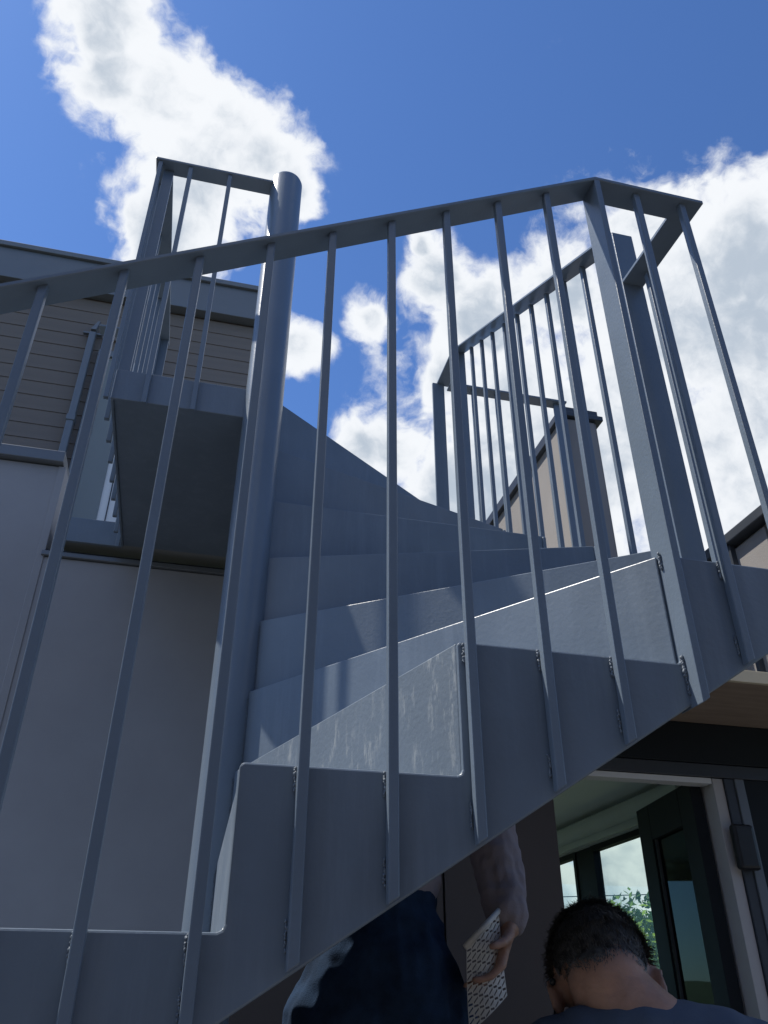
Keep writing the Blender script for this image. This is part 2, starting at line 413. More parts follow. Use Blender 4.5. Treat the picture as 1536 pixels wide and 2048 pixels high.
BW = 0.0135
GAP = 0.004
def bar(name, i, s, ztop0, ztop1, zb0, zb1, w=BW, t0=GAP, t1=GAP + BW, parent=stair):
    a, c = s - w / 2, s + w / 2; j = random.uniform(-0.0016, 0.0016)
    b = MB().hexa([side(i, a, t1, zb0), side(i, c, t1, zb1), side(i, c, t0, zb1), side(i, a, t0, zb0),
                   side(i, a + j, t1, ztop0), side(i, c + j, t1, ztop1), side(i, c + j, t0, ztop1), side(i, a + j, t0, ztop0)])
    return b.build(name, 'steel', parent, bevel=0.0018)
def level_at(i, s):
    lev = zk(5 * i - 2)
    for k in range(5 * i - 1, 5 * i + 4):
        if sriser(k)[1] - 0.004 <= s: lev = zk(k)
    return lev
def baluster(i, s, welds=True):
    sl = 0.614 if True else 0
    rl = lambda q: (zlev(i) if q > S1 else (zlev(i - 1) if q < S0 else zr(i, q))) - RT + 0.0005
    zb = max(zbot(i, s) + 0.006, -E + 0.02)
    d = BW / 2
    o = bar('baluster', i, s, rl(s - d), rl(s + d), zb - d * 0.614, zb + d * 0.614)
    if welds:
        L = level_at(i, s)
        weld(o, side(i, s - d - 0.001, 0.0025, L - 0.004), 6, 0.0048, 0.028)
        weld(o, side(i, s - d - 0.001, 0.0025, zb + 0.045), 5, 0.0045, 0.030)
    return o
for n in range(-4, 5): baluster(0, (0.0729 if n != -1 else 0.0785) + 0.1095 * n)
for s in (0.725, 0.835): baluster(0, s)
for s in (-0.725, -0.835): baluster(0, s)
for s in (-0.672,): baluster(1, s)
for n in range(10): baluster(1, -0.515 + 0.112 * n, welds=n < 3)
baluster(1, 0.735, False)
for n in range(10): baluster(-1, -0.505 + 0.1105 * n, welds=n > 6)
baluster(-1, 0.735, False)

def post(i, s, ztop, zb=None, parent=stair):
    zb = zbot(i, s) - 0.004 if zb is None else zb
    d = 0.0065
    a, c = s - d, s + d; t1, t0 = 0.028, -0.028
    sl = 0.614 * d
    b = MB().hexa([side(i, a, t1, zb - sl), side(i, c, t1, zb + sl), side(i, c, t0, zb + sl), side(i, a, t0, zb - sl),
                   side(i, a, t1, ztop), side(i, c, t1, ztop), side(i, c, t0, ztop), side(i, a, t0, ztop)])
    return b.build('post', 'steel', parent, bevel=0.0015)
for i, s, zt in ((0, S1 + 0.003, zlev(0) - RT), (1, S0 - 0.002, zr(1, S0) - RT), (1, S1, ZR - RT), (0, S0 - 0.002, zr(0, S0) - RT), (-1, S1, zlev(-1) - RT)):
    o = post(i, s, zt)
    if (i, s) == (0, S1 + 0.003):
        weld(o, side(0, s - 0.009, -0.004, zk(3) + 0.004), 7, 0.0055, 0.03)
        weld(o, side(0, s - 0.009, 0.003, zk(2) + 0.010), 9, 0.0065, 0.03)
        weld(o, side(0, s - 0.008, 0.003, zk(2) - 0.015), 6, 0.0045, 0.035)
# weld runs between column and risers
for k in range(1, 5):
    a = ang(k) - 0.06
    weld(stair, (CU + math.cos(a) * (CR + 0.001), CV + math.sin(a) * (CR + 0.001), zk(k) - 0.015), 14, 0.0032, 0.15)

# landing
ZLB = 1.408
a8 = ang(8)
hx, hy = square_hit(a8)
a8 += 0.009; x8, y8 = CU + math.cos(a8) * 0.042, math.sin(a8) * 0.042
lp = [(x8, y8), (hx, hy), (H - 0.0105, H), (-0.379, H), (-0.379, 0.006), (CU - 0.04, 0.006)]
MB().prism([(x, y, ZL - 0.007) for x, y in lp], [(x, y, ZL) for x, y in lp]).build('landing_plate', 'steel_plate', stair, bevel=0.0018, seg=1)
lp2 = [(CU + 0.02, 0.03), (H - 0.012, 0.62), (H - 0.012, H - 0.002), (-0.379, H - 0.002), (-0.379, 0.006), (CU - 0.03, 0.006)]
MB().prism([(x, y, ZLB + 0.006) for x, y in lp2], [(x, y, ZLB + 0.012) for x, y in lp2]).build('landing_soffit', 'steel_plate', stair)
MB().box(-0.387, CU - 0.044, -0.004, 0.0055, ZLB, ZL + 0.002).build('landing_fascia', 'steel_plate', stair, bevel=0.0014, seg=1)
MB().box(-0.387, -0.3795, 0.006, 0.852, ZLB, ZL + 0.002).build('landing_fascia', 'steel_plate', stair, bevel=0.0014, seg=1)
# landing balusters: front edge
def vbar(x0, x1, y0, y1, z0, z1, parent=stair, name='baluster'):
    return MB().box(x0, x1, y0, y1, z0, z1).build(name, 'steel', parent, bevel=0.0012)
for u in (-0.298, -0.168):
    vbar(u - BW / 2, u + BW / 2, -0.022, -0.008, ZLB - 0.012, ZR - RT)
vbar(-0.403, -0.390, -0.022, -0.008, ZLB - 0.012, ZR - RT)
vbar(-0.386, -0.354, 0.008, 0.020, ZL, ZR - RT, name='post')
for n in range(8):
    v = 0.072 + 0.1075 * n
    vbar(-0.405, -0.3915, v, v + BW, ZLB - 0.014, ZR - RT)
vbar(-0.412, -0.360, 0.846, 0.859, ZL + 0.003, ZR - RT, name='post')

# ------------------------------------------------------------------ the house
house = thing('house', 'taupe and grey house with flat metal edged roof behind the staircase', 'house', (0, 3, 0))
# upper storey, clad in narrow boards
UW = 2.2; UX0, UX1 = -6.0, 0.06
wall = MB().box(UX0 + 0.03, UX1 - 0.03, UW + 0.03, 6.5, ZL + 0.002, 4.10).build('upper_wall', 'taupe_board', house)
DX0, DX1, DZ = -0.86, -0.58, 3.40                # terrace door
bh = 0.102
nb = int((3.90 - ZL) / bh)
def board_mesh(x0, x1):
    b = MB().hexa([(x0, UW + 0.008, 0), (x1, UW + 0.008, 0), (x1, UW + 0.028, 0), (x0, UW + 0.028, 0),
                   (x0, UW + 0.012, bh - 0.0015), (x1, UW + 0.012, bh - 0.0015), (x1, UW + 0.028, bh - 0.0015), (x0, UW + 0.028, bh - 0.0015)])
    return b
protos = {}
for r_ in range(nb):
    z = ZL + 0.01 + r_ * bh
    spans = [(UX0, UX1)] if z > DZ + 0.06 else [(UX0, DX0 - 0.045), (DX1 + 0.045, UX1)]
    for sp in spans:
        if sp not in protos:
            o = board_mesh(*sp).build('siding_board', 'taupe_board', wall, z0=0.0); protos[sp] = o
        else:
            o = protos[sp].copy(); C.objects.link(o); o.parent = wall
        o.location = (0, 0, z + E)
fas = MB().box(UX0 - 0.2, UX1 + 0.05, UW - 0.055, UW + 0.02, 3.88, 4.13).build('roof_fascia', 'metal_trim', house, bevel=0.003)
MB().box(UX0 - 0.22, UX1 + 0.07, UW - 0.075, UW + 0.10, 4.132, 4.172).build('roof_edge_cap', 'metal_trim', house, bevel=0.004)
MB().box(UX0 - 0.2, UX1 + 0.04, UW + 0.11, 6.6, 4.10, 4.14).build('roof', 'roof', house)
# terrace door
dr = MB().box(DX0, DX1, UW + 0.002, UW + 0.022, ZL + 0.004, DZ).build('terrace_door', 'white_paint', house)
for x0, x1 in ((DX0 - 0.043, DX0), (DX1, DX1 + 0.043)):
    MB().box(x0, x1, UW - 0.02, UW + 0.028, ZL + 0.004, DZ).build('door_frame', 'metal_trim', dr, bevel=0.002)
MB().box(DX0 - 0.043, DX1 + 0.043, UW - 0.02, UW + 0.028, DZ + 0.001, DZ + 0.045).build('door_frame', 'metal_trim', dr, bevel=0.002)
MB().box(DX0 + 0.002, -0.705, UW - 0.004, UW + 0.001, ZL + 0.03, DZ - 0.01).build('side_panel', 'grey_panel', dr, bevel=0.001)
for x in (-0.66,):
    MB().box(x - 0.003, x + 0.003, UW - 0.002, UW + 0.0035, ZL + 0.03, DZ - 0.03).build('door_groove', 'dark_trim', dr)
# terrace slab
TV = 0.862
tb = MB().box(-0.60, 1.44, TV + 0.012, 3.2, ZLB + 0.03, ZL - 0.004).build('terrace_slab', 'roof', house)
MB().box(-0.60, -0.388, TV - 0.004, TV + 0.009, ZLB + 0.004, ZL + 0.001).build('edge_fascia', 'steel_plate', tb, bevel=0.001, seg=1)
MB().box(H + 0.004, 1.44, TV - 0.004, TV + 0.009, ZLB + 0.004, ZL + 0.001).build('edge_fascia', 'steel_plate', tb, bevel=0.001, seg=1)
# ground floor front wall: large flat panels with recessed joints
GW = 0.905
DOOR0, DOOR1, HDR = 1.225, 1.872, 0.745
core = MB().box(-6, DOOR0 - 0.02, GW + 0.014, GW + 0.12, -E, 1.40).build('ground_wall', 'dark_trim', house)
xs = [-5.95, -4.75, -3.55, -2.35, -1.15, -0.66, 0.10, 0.46, 0.80, DOOR0 - 0.005]
for a, b_ in zip(xs, xs[1:]):
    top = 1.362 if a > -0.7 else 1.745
    mm = 'wall_panel' if a < 0.05 else 'shaded_panel'  # doorway stretch of the same wall, shade held in the panel colour
    MB().box(a + 0.004, b_ - 0.004, GW, GW + 0.0135, -E + 0.02, top).build('wall_panel', mm, core, bevel=0.002, seg=1)
MB().box(-0.655, DOOR0 - 0.01, GW - 0.014, GW + 0.012, 1.364, 1.382).build('head_trim', 'metal_trim', house, bevel=0.002)
# tall parapet left of the stair with a folded metal cap
pw = MB().box(-6, -0.68, GW + 0.0145, GW + 0.16, 1.402, 1.748).build('parapet_wall', 'wall_panel', house)
MB().box(-6.0, -0.655, GW - 0.03, GW + 0.19, 1.750, 1.798).build('parapet_cap', 'metal_trim', pw, bevel=0.003)
MB().box(-0.672, -0.645, GW - 0.004, GW + 0.17, -E + 0.02, 1.745).build('corner_trim', 'wall_panel', house, bevel=0.002)

# canopy over the door and dark lintel
MB().box(1.05, 4.6, 0.46, GW + 0.011, 0.950, 0.970).build('canopy_soffit', 'soffit', house)
MB().box(1.05, 4.6, 0.442, 0.458, 0.948, 0.992).build('canopy_fascia', 'cream', house, bevel=0.002)
MB().box(1.05, 4.6, 0.460, GW + 0.01, 0.972, 0.99).build('canopy_top', 'roof', house)
MB().box(DOOR0 - 0.3, 4.6, GW - 0.01, GW + 0.12, HDR + 0.05, 0.949).build('lintel_beam', 'door_frame', house, bevel=0.003)
MB().box(DOOR0 - 0.018, 4.6, GW - 0.006, GW + 0.10, HDR, HDR + 0.048).build('door_head', 'dark_trim', house, bevel=0.002)
MB().box(DOOR0, DOOR1 - 0.004, GW + 0.004, GW + 0.06, HDR - 0.022, HDR - 0.002).build('door_head_stop', 'white_paint', house)
MB().box(DOOR1, DOOR1 + 0.044, GW + 0.004, GW + 0.10, -E, HDR - 0.002).build('door_jamb', 'jamb_paint', house, bevel=0.002)
MB().box(DOOR1 + 0.046, DOOR1 + 0.085, GW - 0.004, GW + 0.10, -E, HDR - 0.002).build('door_jamb', 'dark_trim', house, bevel=0.002)
MB().box(DOOR1 + 0.087, DOOR1 + 0.125, GW - 0.010, GW + 0.10, -E, HDR - 0.002).build('door_jamb', 'metal_trim', house, bevel=0.002)
MB().box(DOOR1 + 0.127, 4.6, GW, GW + 0.12, -E, HDR - 0.002).build('side_wall', 'door_frame', house)
kb = MB().box(DOOR1 + 0.012, DOOR1 + 0.10, GW - 0.045, GW - 0.012, 0.42, 0.575).build('door_keep', 'black', house, bevel=0.014, seg=3)
# right wing above the canopy
wing = MB().box(2.0, 2.4, -0.3, 1.12, 0.995, 1.60).build('wing_wall', 'taupe_wall', house)
for v0 in (-0.30, 0.06, 0.42, 0.76):
    MB().box(1.984, 1.998, v0 + 0.004, v0 + (0.352 if v0 != 0.42 else 0.335), 1.0, 1.585).build('wing_panel', 'taupe_wall', wing, bevel=0.002, seg=1)
MB().box(1.945, 2.45, -0.35, 1.16, 1.602, 1.645).build('wing_roof_edge', 'dark_trim', house, bevel=0.004)
MB().box(1.96, 1.983, 0.61, 0.63, 1.0, 1.600).build('wing_corner_trim', 'dark_trim', house)

# room behind the door
WS0 = -0.75
MB().box(0.4, 2.25, GW + 0.125, 4.2, 0.94, 0.96).build('room_ceiling', 'ceiling', house)
MB().box(0.4, 2.40, GW + 0.125, 4.2, -E - 0.02, -E + 0.015).build('room_floor', 'floor', house)
for x0, x1, z0, z1 in ((0.4, 0.6, -E, 0.96), (2.2, 2.40, -E, 0.96), (0.6, 2.2, -E, WS0), (0.6, 2.2, 0.80, 0.96)):
    MB().box(x0, x1, 4.2, 4.3, z0, z1).build('room_wall', 'room_wall', house)
MB().box(0.6, 2.2, 4.24, 4.247, WS0, 0.80).build('window_pane', 'glass', house)  # end wall opening and pane added, out of sight, to brighten the room
MB().box(0.3, 0.4, GW + 0.125, 4.3, -E, 0.96).build('room_wall', 'room_wall', house)
WT, WS = 0.80, -0.75                             # window head and sill
MB().box(2.25, 2.31, GW + 0.125, 4.2, WT, 0.96).build('room_wall', 'room_wall', house)
MB().box(2.25, 2.31, GW + 0.125, 4.2, -E, WS).build('room_wall', 'room_wall', house)
for v0, v1 in ((GW + 0.125, 1.25), (4.10, 4.2)):
    MB().box(2.25, 2.31, v0, v1, WS, WT).build('room_wall', 'room_wall', house)
for v0, v1 in ((1.25, 2.73), (2.94, 4.10)):  # second window lengthened to let more light into the room
    w = MB().box(2.285, 2.292, v0 + 0.03, v1 - 0.03, WS + 0.05, WT - 0.03).build('window_pane', 'glass', house)
    for q0, q1, z0, z1 in ((v0, v0 + 0.03, WS, WT), (v1 - 0.03, v1, WS, WT), (v0 + 0.03, v1 - 0.03, WS, WS + 0.05), (v0 + 0.03, v1 - 0.03, WT - 0.03, WT)):
        MB().box(2.265, 2.309, q0, q1, z0, z1).build('window_frame', 'door_frame', w)
MB().box(2.272, 2.308, 2.732, 2.938, WS, WT).build('mullion', 'door_frame', house)
# open door leaf
lf = thing('open_door', 'dark framed glass door standing open beside the doorway', 'door', (1.862, GW + 0.07, 0))
dv = Vector((math.cos(R(81.7)), math.sin(R(81.7)))); nv = Vector((-dv.y, dv.x))
def leafbox(s0, s1, z0, z1, t0=0.0, t1=0.045):
    pt = lambda s, t, z: (1.862 + dv.x * s + nv.x * t, GW + 0.07 + dv.y * s + nv.y * t, z)
    return MB().hexa([pt(s0, t0, z0), pt(s1, t0, z0), pt(s1, t1, z0), pt(s0, t1, z0), pt(s0, t0, z1), pt(s1, t0, z1), pt(s1, t1, z1), pt(s0, t1, z1)])
LW = 0.56; LT = 0.745
leafbox(0, 0.12, -E + 0.02, LT).build('stile', 'door_frame', lf, bevel=0.002)
leafbox(LW - 0.13, LW, -E + 0.02, LT).build('stile', 'door_frame', lf, bevel=0.002)
leafbox(0.121, LW - 0.131, LT - 0.14, LT).build('rail', 'door_frame', lf, bevel=0.002)
leafbox(0.121, LW - 0.131, -E + 0.02, -E + 0.25).build('rail', 'door_frame', lf, bevel=0.002)
leafbox(0.121, LW - 0.131, -E + 0.25, LT - 0.14, 0.018, 0.026).build('glass_pane', 'dark_glass', lf)
leafbox(LW - 0.145, LW - 0.131, -E + 0.25, LT - 0.14, 0.010, 0.036).build('glazing_bead', 'metal_trim', lf)

# roller blind at the window head
rb = thing('roller_blind', 'rolled up pale roller blind above the window inside the room', 'blind', (2.16, 2.4, 0.87 + E))
MB().tube([(2.17, 1.55, 0.87), (2.17, 3.38, 0.87)], 0.045, 20).build('roll', 'blind', rb, smooth=False)
for v in (1.535, 3.395):
    MB().box(2.125, 2.248, v - 0.008, v + 0.008, 0.815, 0.925).build('bracket', 'white_paint', rb, bevel=0.004)
MB().box(2.19, 2.20, 1.57, 3.36, 0.795, 0.86).build('blind_cloth', 'blind', rb)
for o in rb.children:
    if o.name.startswith('roll'): smooth_angle(o)

# ------------------------------------------------------------------ neighbouring parapet wall with pier
nw = thing('parapet_wall', 'taupe rendered parapet wall with dark metal coping beyond the upper guard rail', 'wall', (1.5, 1, 0))
PX = 1.455
MB().box(PX + 0.012, PX + 0.16, 1.04, 6.0, 1.0, 2.345).build('wall', 'taupe_wall', nw)
MB().box(PX - 0.012, PX + 0.185, 1.055, 6.05, 2.347, 2.402).build('coping', 'dark_trim', nw, bevel=0.003)
pr = MB().box(PX, PX + 0.175, 0.90, 1.038, 0.99, 2.372).build('pier', 'taupe_wall', nw, bevel=0.003)
MB().box(PX - 0.02, PX + 0.20, 0.872, 1.06, 2.374, 2.40).build('pier_cap', 'dark_trim', nw, bevel=0.003)
MB().box(PX - 0.005, PX + 0.183, 0.886, 1.05, 2.401, 2.437).build('pier_cap', 'dark_trim', nw, bevel=0.003)
MB().box(PX + 0.02, PX + 0.16, 0.888, 0.8985, 1.02, 2.365).build('pier_panel', 'taupe_wall', nw, bevel=0.002)

# house mass added behind the camera, unseen, to block sky and darken the stringers
oh = thing('sky_blocker_house', 'plain dark house added unseen behind the viewer to block sky light', 'house', (0, -8, 0))
ow = MB().box(-7, 9, -10, -6.0, -E, 3.0).build('wall', 'shaded_panel', oh)
MB().box(-7.2, 9.2, -10.2, -5.75, 3.002, 3.2).build('roof', 'roof', oh)
for x in (-4.2, -0.6, 3.4):
    w = MB().box(x, x + 1.3, -5.998, -5.96, -0.4, 1.0).build('window', 'door_frame', oh)
    MB().box(x + 0.07, x + 1.23, -5.958, -5.95, -0.33, 0.93).build('pane', 'dark_glass', w)

# upper terrace guard rails (bolted to the terrace edge)
def guard(u0, u1, label, post_u):
    gr = thing('guard_railing', label, 'railing', ((u0 + u1) / 2, 0.853, ZL + E))
    flat_rail('top_rail', [(u0, 0.853, ZR), (u1, 0.853, ZR)], gr)
    n = max(1, round((u1 - u0) / 0.11))
    for q in range(1, n):
        u = u0 + (u1 - u0) * q / n
        vbar(u - BW / 2, u + BW / 2, 0.842, 0.8555, ZLB - 0.006, ZR - RT, gr)
    vbar(post_u - 0.026, post_u + 0.026, 0.845, 0.857, ZL + 0.003, ZR - RT, gr, 'post')
    return gr
guard(H + 0.030, PX - 0.004, 'short level guard railing running from the stair head to the taupe pier', PX - 0.035)
vbar(H - 0.050, H + 0.004, 0.838, 0.850, ZL, ZR - RT, stair, 'post')

# rectangular downpipe on the siding
dp = thing('downpipe', 'grey rectangular downpipe fixed to the siding beside the terrace door', 'downpipe', (-0.96, UW - 0.05, ZL + E))
MB().box(-0.975, -0.935, UW - 0.055, UW - 0.012, ZL + 0.02, 3.55).build('pipe', 'metal_trim', dp, bevel=0.006)
MB().box(-0.979, -0.931, UW - 0.060, UW - 0.006, 2.86, 2.90).build('joint_collar', 'metal_trim', dp, bevel=0.003)
MB().box(-1.015, -0.905, UW - 0.03, UW - 0.006, 3.55, 3.562).build('bracket', 'metal_trim', dp)
MB().hexa([(-0.97, UW - 0.06, 3.563), (-0.94, UW - 0.06, 3.563), (-0.94, UW - 0.012, 3.563), (-0.97, UW - 0.012, 3.563),
           (-0.945, UW - 0.03, 3.66), (-0.93, UW - 0.03, 3.66), (-0.93, UW - 0.012, 3.66), (-0.945, UW - 0.012, 3.66)]).build('bracket', 'metal_trim', dp)

# ------------------------------------------------------------------ people
M['skin'] = mat('skin', (0.41, 0.235, 0.165), 0.5, var=0.2, vscale=26, bump=0.5, bscale=160)
M['skin'].node_tree.nodes['Principled BSDF'].inputs['Subsurface Weight'].default_value = 0.15
M['skin'].node_tree.nodes['Principled BSDF'].inputs['Subsurface Radius'].default_value = (0.012, 0.005, 0.003)
M['tee'] = mat('blue_grey_cotton', (0.075, 0.10, 0.145), 0.9, var=0.10, vscale=14, bump=0.5, bscale=420)
M['denim'] = mat('dark_denim', (0.018, 0.036, 0.072), 0.95, var=0.4, vscale=14, bump=0.8, bscale=420, spec=0.15)
M['shirt'] = mat('mauve_grey_work_shirt', (0.29, 0.25, 0.265), 0.9, var=0.14, vscale=10, bump=0.5, bscale=350)
M['hair'] = mat('dark_greying_hair', (0.036, 0.033, 0.031), 0.5, var=0.4, vscale=90, col2=(0.17, 0.165, 0.155))
M['grey_hair'] = mat('grey_hair', (0.20, 0.195, 0.185), 0.5, var=0.3, vscale=60)
M['boot'] = mat('work_boot_leather', (0.07, 0.045, 0.028), 0.6, var=0.2, vscale=12)
M['eye'] = mat('eye_white', (0.75, 0.73, 0.70), 0.2, var=0.02)

def sphere_pts(b, c, r, rot=None, nu=16, nv=10):
    n0 = len(b.v); c = Vector(c)
    for i in range(nv + 1):
        th = math.pi * i / nv
        for j in range(nu):
            ph = 2 * math.pi * j / nu
            p = Vector((r[0] * math.sin(th) * math.cos(ph), r[1] * math.sin(th) * math.sin(ph), r[2] * math.cos(th)))
            if rot: p = rot @ p
            b.v.append(tuple(c + p))
    for i in range(nv):
        for j in range(nu):
            k = (j + 1) % nu; A = n0 + i * nu
            b.f.append((A + j, A + nu + j, A + nu + k, A + k))
def chain(b, pts, flat=1.0, sub=5):
    """overlapping spheres along joints: (x, y, z, radius)"""
    for (p, q) in zip(pts, pts[1:]):
        L = (Vector(p[:3]) - Vector(q[:3])).length
        n = max(2, int(L / (0.55 * min(p[3], q[3]))))
        for i in range(n + 1):
            t = i / n; c = [p[k] + (q[k] - p[k]) * t for k in range(4)]
            sphere_pts(b, c[:3], (c[3] * flat, c[3], c[3]), nu=12, nv=7)
def remeshed(name, b, m, parent, voxel=0.008, smooth=6, wr=0.0, wscale=14.0):
    me = bpy.data.meshes.new('tmp'); me.from_pydata(b.v, [], b.f)
    o = bpy.data.objects.new('tmp', me); C.objects.link(o)
    r_ = o.modifiers.new('r', 'REMESH'); r_.mode = 'VOXEL'; r_.voxel_size = voxel
    s_ = o.modifiers.new('s', 'SMOOTH'); s_.factor = 0.5; s_.iterations = smooth
    bpy.context.view_layer.update()
    ev = o.evaluated_get(bpy.context.evaluated_depsgraph_get()); em = bpy.data.meshes.new_from_object(ev)
    bpy.data.objects.remove(o)
    off = parent_loc(parent)
    nrm = [Vector(v.normal) for v in em.vertices]
    for v in em.vertices:
        p = Vector(v.co)
        if wr:
            q = Vector((p.x * wscale, p.y * wscale, p.z * wscale * 0.55))
            p = p + nrm[v.index] * wr * (mnoise.noise(q) + 0.5 * mnoise.noise(q * 2.3))
        v.co = (p.x - off.x, p.y - off.y, p.z + E - off.z)
    for f in em.polygons: f.use_smooth = True
    em.materials.clear(); em.materials.append(M[m] if isinstance(m, str) else m)
    em.name = name
    ob = bpy.data.objects.new(name, em); C.objects.link(ob); ob.parent = parent
    return ob
def head_shape(b, c, rot, s=1.0):
    """skull, jaw, nose, brow, ears; local +y is the face"""
    T = lambda x, y, z: tuple(Vector(c) + rot @ Vector((x * s, y * s, z * s)))
    def el(x, y, z, rx, ry, rz, r2=None): sphere_pts(b, T(x, y, z), (rx * s, ry * s, rz * s), rot if r2 is None else rot @ r2, 22, 14)
    el(0, -0.012, 0.030, 0.074, 0.092, 0.082)          # cranium
    el(0, 0.022, -0.030, 0.060, 0.066, 0.078)          # face
    el(0, 0.060, -0.082, 0.034, 0.030, 0.026)          # chin
    el(0, -0.045, -0.030, 0.060, 0.050, 0.055)         # occiput
    el(0, 0.092, -0.022, 0.011, 0.018, 0.024)          # nose
    el(0, 0.098, -0.036, 0.016, 0.014, 0.010)
    el(0, 0.080, 0.012, 0.050, 0.014, 0.010)           # brow
    el(0, 0.084, -0.058, 0.024, 0.010, 0.006); el(0, 0.083, -0.067, 0.020, 0.010, 0.006)
    for q in (-1, 1):
        e = Matrix.Rotation(q * 0.45, 3, 'Z')
        el(q * 0.0765, -0.006, -0.014, 0.006, 0.017, 0.029, e)
        for j in range(12):                             # ear rim
            a = R(-60 + 300 * j / 11)
            w = e @ Vector((q * 0.004, -math.cos(a) * 0.0165, math.sin(a) * 0.028))
            el(q * 0.0785 + w.x, -0.006 + w.y, -0.012 + w.z, 0.0045, 0.0045, 0.0045)
        el(q * 0.078, -0.002, -0.038, 0.006, 0.008, 0.009, e)
    return T
def hair_cap(parent, c, rot, s, n, hairline, seed, lmax=0.030):
    """scalp shell plus short strands lying along it"""
    rnd = random.Random(seed); b = MB(); grey = set()
    cc = Vector((0, -0.012, 0.030)); rad = Vector((0.0755, 0.0935, 0.0835))
    oc = Vector((0, -0.045, -0.030)); orad = Vector((0.0615, 0.0515, 0.0565))
    def surf(d):
        # outermost of the cranium and occiput ellipsoids along a ray from the skull's middle
        best = 0
        o0 = Vector((0, -0.02, 0.01))
        for (k, r_) in ((cc, rad), (oc, orad)):
            p = Vector(((o0 - k).x / r_.x, (o0 - k).y / r_.y, (o0 - k).z / r_.z)); q = Vector((d.x / r_.x, d.y / r_.y, d.z / r_.z))
            A = q.dot(q); B = 2 * p.dot(q); Cc = p.dot(p) - 1; disc = B * B - 4 * A * Cc
            if disc > 0: best = max(best, (-B + math.sqrt(disc)) / (2 * A))
        return o0 + d * best
    W = lambda p: Vector(c) + rot @ (p * s)
    # shell
    NU, NV = 40, 26; idx = {}
    for i in range(NV + 1):
        th = math.pi * 0.80 * i / NV
        for j in range(NU):
            ph = 2 * math.pi * j / NU
            d = Vector((math.sin(th) * math.cos(ph), math.sin(th) * math.sin(ph), math.cos(th)))
            idx[i, j] = len(b.v); b.v.append(tuple(W(surf(d) * (0.995 if not hairline(surf(d), 0.012) else 1.0))))
    for i in range(NV):
        for j in range(NU):
            k = (j + 1) % NU
            ps = [idx[i, j], idx[i + 1, j], idx[i + 1, k], idx[i, k]]
            th = math.pi * 0.80 * (i + 0.5) / NV; ph = 2 * math.pi * (j + 0.5) / NU
            d = Vector((math.sin(th) * math.cos(ph), math.sin(th) * math.sin(ph), math.cos(th)))
            if hairline(surf(d), 0.020): b.f.append(tuple(ps))
    # strands
    done = 0
    while done < n:
        d = Vector((rnd.gauss(0, 1), rnd.gauss(0, 1), rnd.gauss(0, 1))).normalized()
        p = surf(d)
        if not hairline(p, 0.0): continue
        deep = hairline(p, 0.022)
        if not deep and rnd.random() < (0.25 if hairline(p, 0.010) else 0.62): continue
        edge = 1.0 if deep else 0.42
        nrm = (p - Vector((0, -0.015, 0.0))).normalized()
        flow = Vector((0.25 * math.sin(p.x * 60), -0.9 + p.z * 5, -0.75 - (0.5 if p.z < 0.05 else -0.5)))
        flow += Vector((rnd.gauss(0, 0.25), rnd.gauss(0, 0.25), rnd.gauss(0, 0.2)))
        flow = (flow - nrm * flow.dot(nrm)).normalized()
        L = lmax * edge * rnd.uniform(0.6, 1.15) * (1.9 if p.z > 0.035 else 1.0); w = 0.00065
        side_ = flow.cross(nrm).normalized()
        lift = rnd.uniform(0.02, 0.13) * (3.5 if (p.z > 0.06 and p.x < 0.01 and rnd.random() < 0.15) else 1.0)
        pts = [p - nrm * 0.001, p + flow * L * 0.5 + nrm * L * lift * 0.7, p + flow * L + nrm * L * lift * 0.75]
        n0 = len(b.v)
        for q, ww in zip(pts, (w, w * 0.8, w * 0.15)):
            b.v += [tuple(W(q - side_ * ww)), tuple(W(q + side_ * ww))]
        if rnd.random() < 0.22: grey.update((len(b.f), len(b.f) + 1))
        b.f += [(n0, n0 + 1, n0 + 3, n0 + 2), (n0 + 2, n0 + 3, n0 + 5, n0 + 4)]
        done += 1
    o = b.build('hair', 'hair', parent); o.data.materials.append(M['grey_hair'])
    for q in grey: o.data.polygons[q].material_index = 1
    return o
def hand(b, wrist, dirv, palm_n, curl, side_sign, s=1.0):
    """palm plus five bent fingers; dirv to the fingertips, palm_n out of the palm"""
    w = Vector(wrist); d = Vector(dirv).normalized(); n = (Vector(palm_n) - d * Vector(palm_n).dot(d)).normalized(); a = d.cross(n) * side_sign
    for i in range(5):
        for j in range(4):
            c = w + d * (0.015 + 0.018 * i) * s + a * (-0.030 + 0.020 * j) * s * (0.75 + 0.05 * i)
            sphere_pts(b, c, (0.0135 * s,) * 3, nu=10, nv=6)
    for j, ln in enumerate((0.068, 0.078, 0.073, 0.058)):
        p = w + d * 0.092 * s + a * (-0.033 + 0.022 * j) * s; cur = d.copy(); pts = [(*p, 0.0095 * s)]
        for k in range(3):
            cur = (cur * math.cos(curl) + n * math.sin(curl)).normalized()
            p = p + cur * ln * s * (0.42, 0.32, 0.26)[k]
            pts.append((*p, (0.0088, 0.0080, 0.0070)[k] * s))
        chain(b, pts)
    p = w + d * 0.030 * s - a * 0.036 * s; cur = (d * 0.75 - a * 0.55 + n * 0.35).normalized(); pts = [(*p, 0.0125 * s)]
    for k in range(2):
        p = p + cur * 0.034 * s; pts.append((*p, (0.0105, 0.0088)[k] * s)); cur = (cur + n * 0.45 + a * 0.15).normalized()
    chain(b, pts)

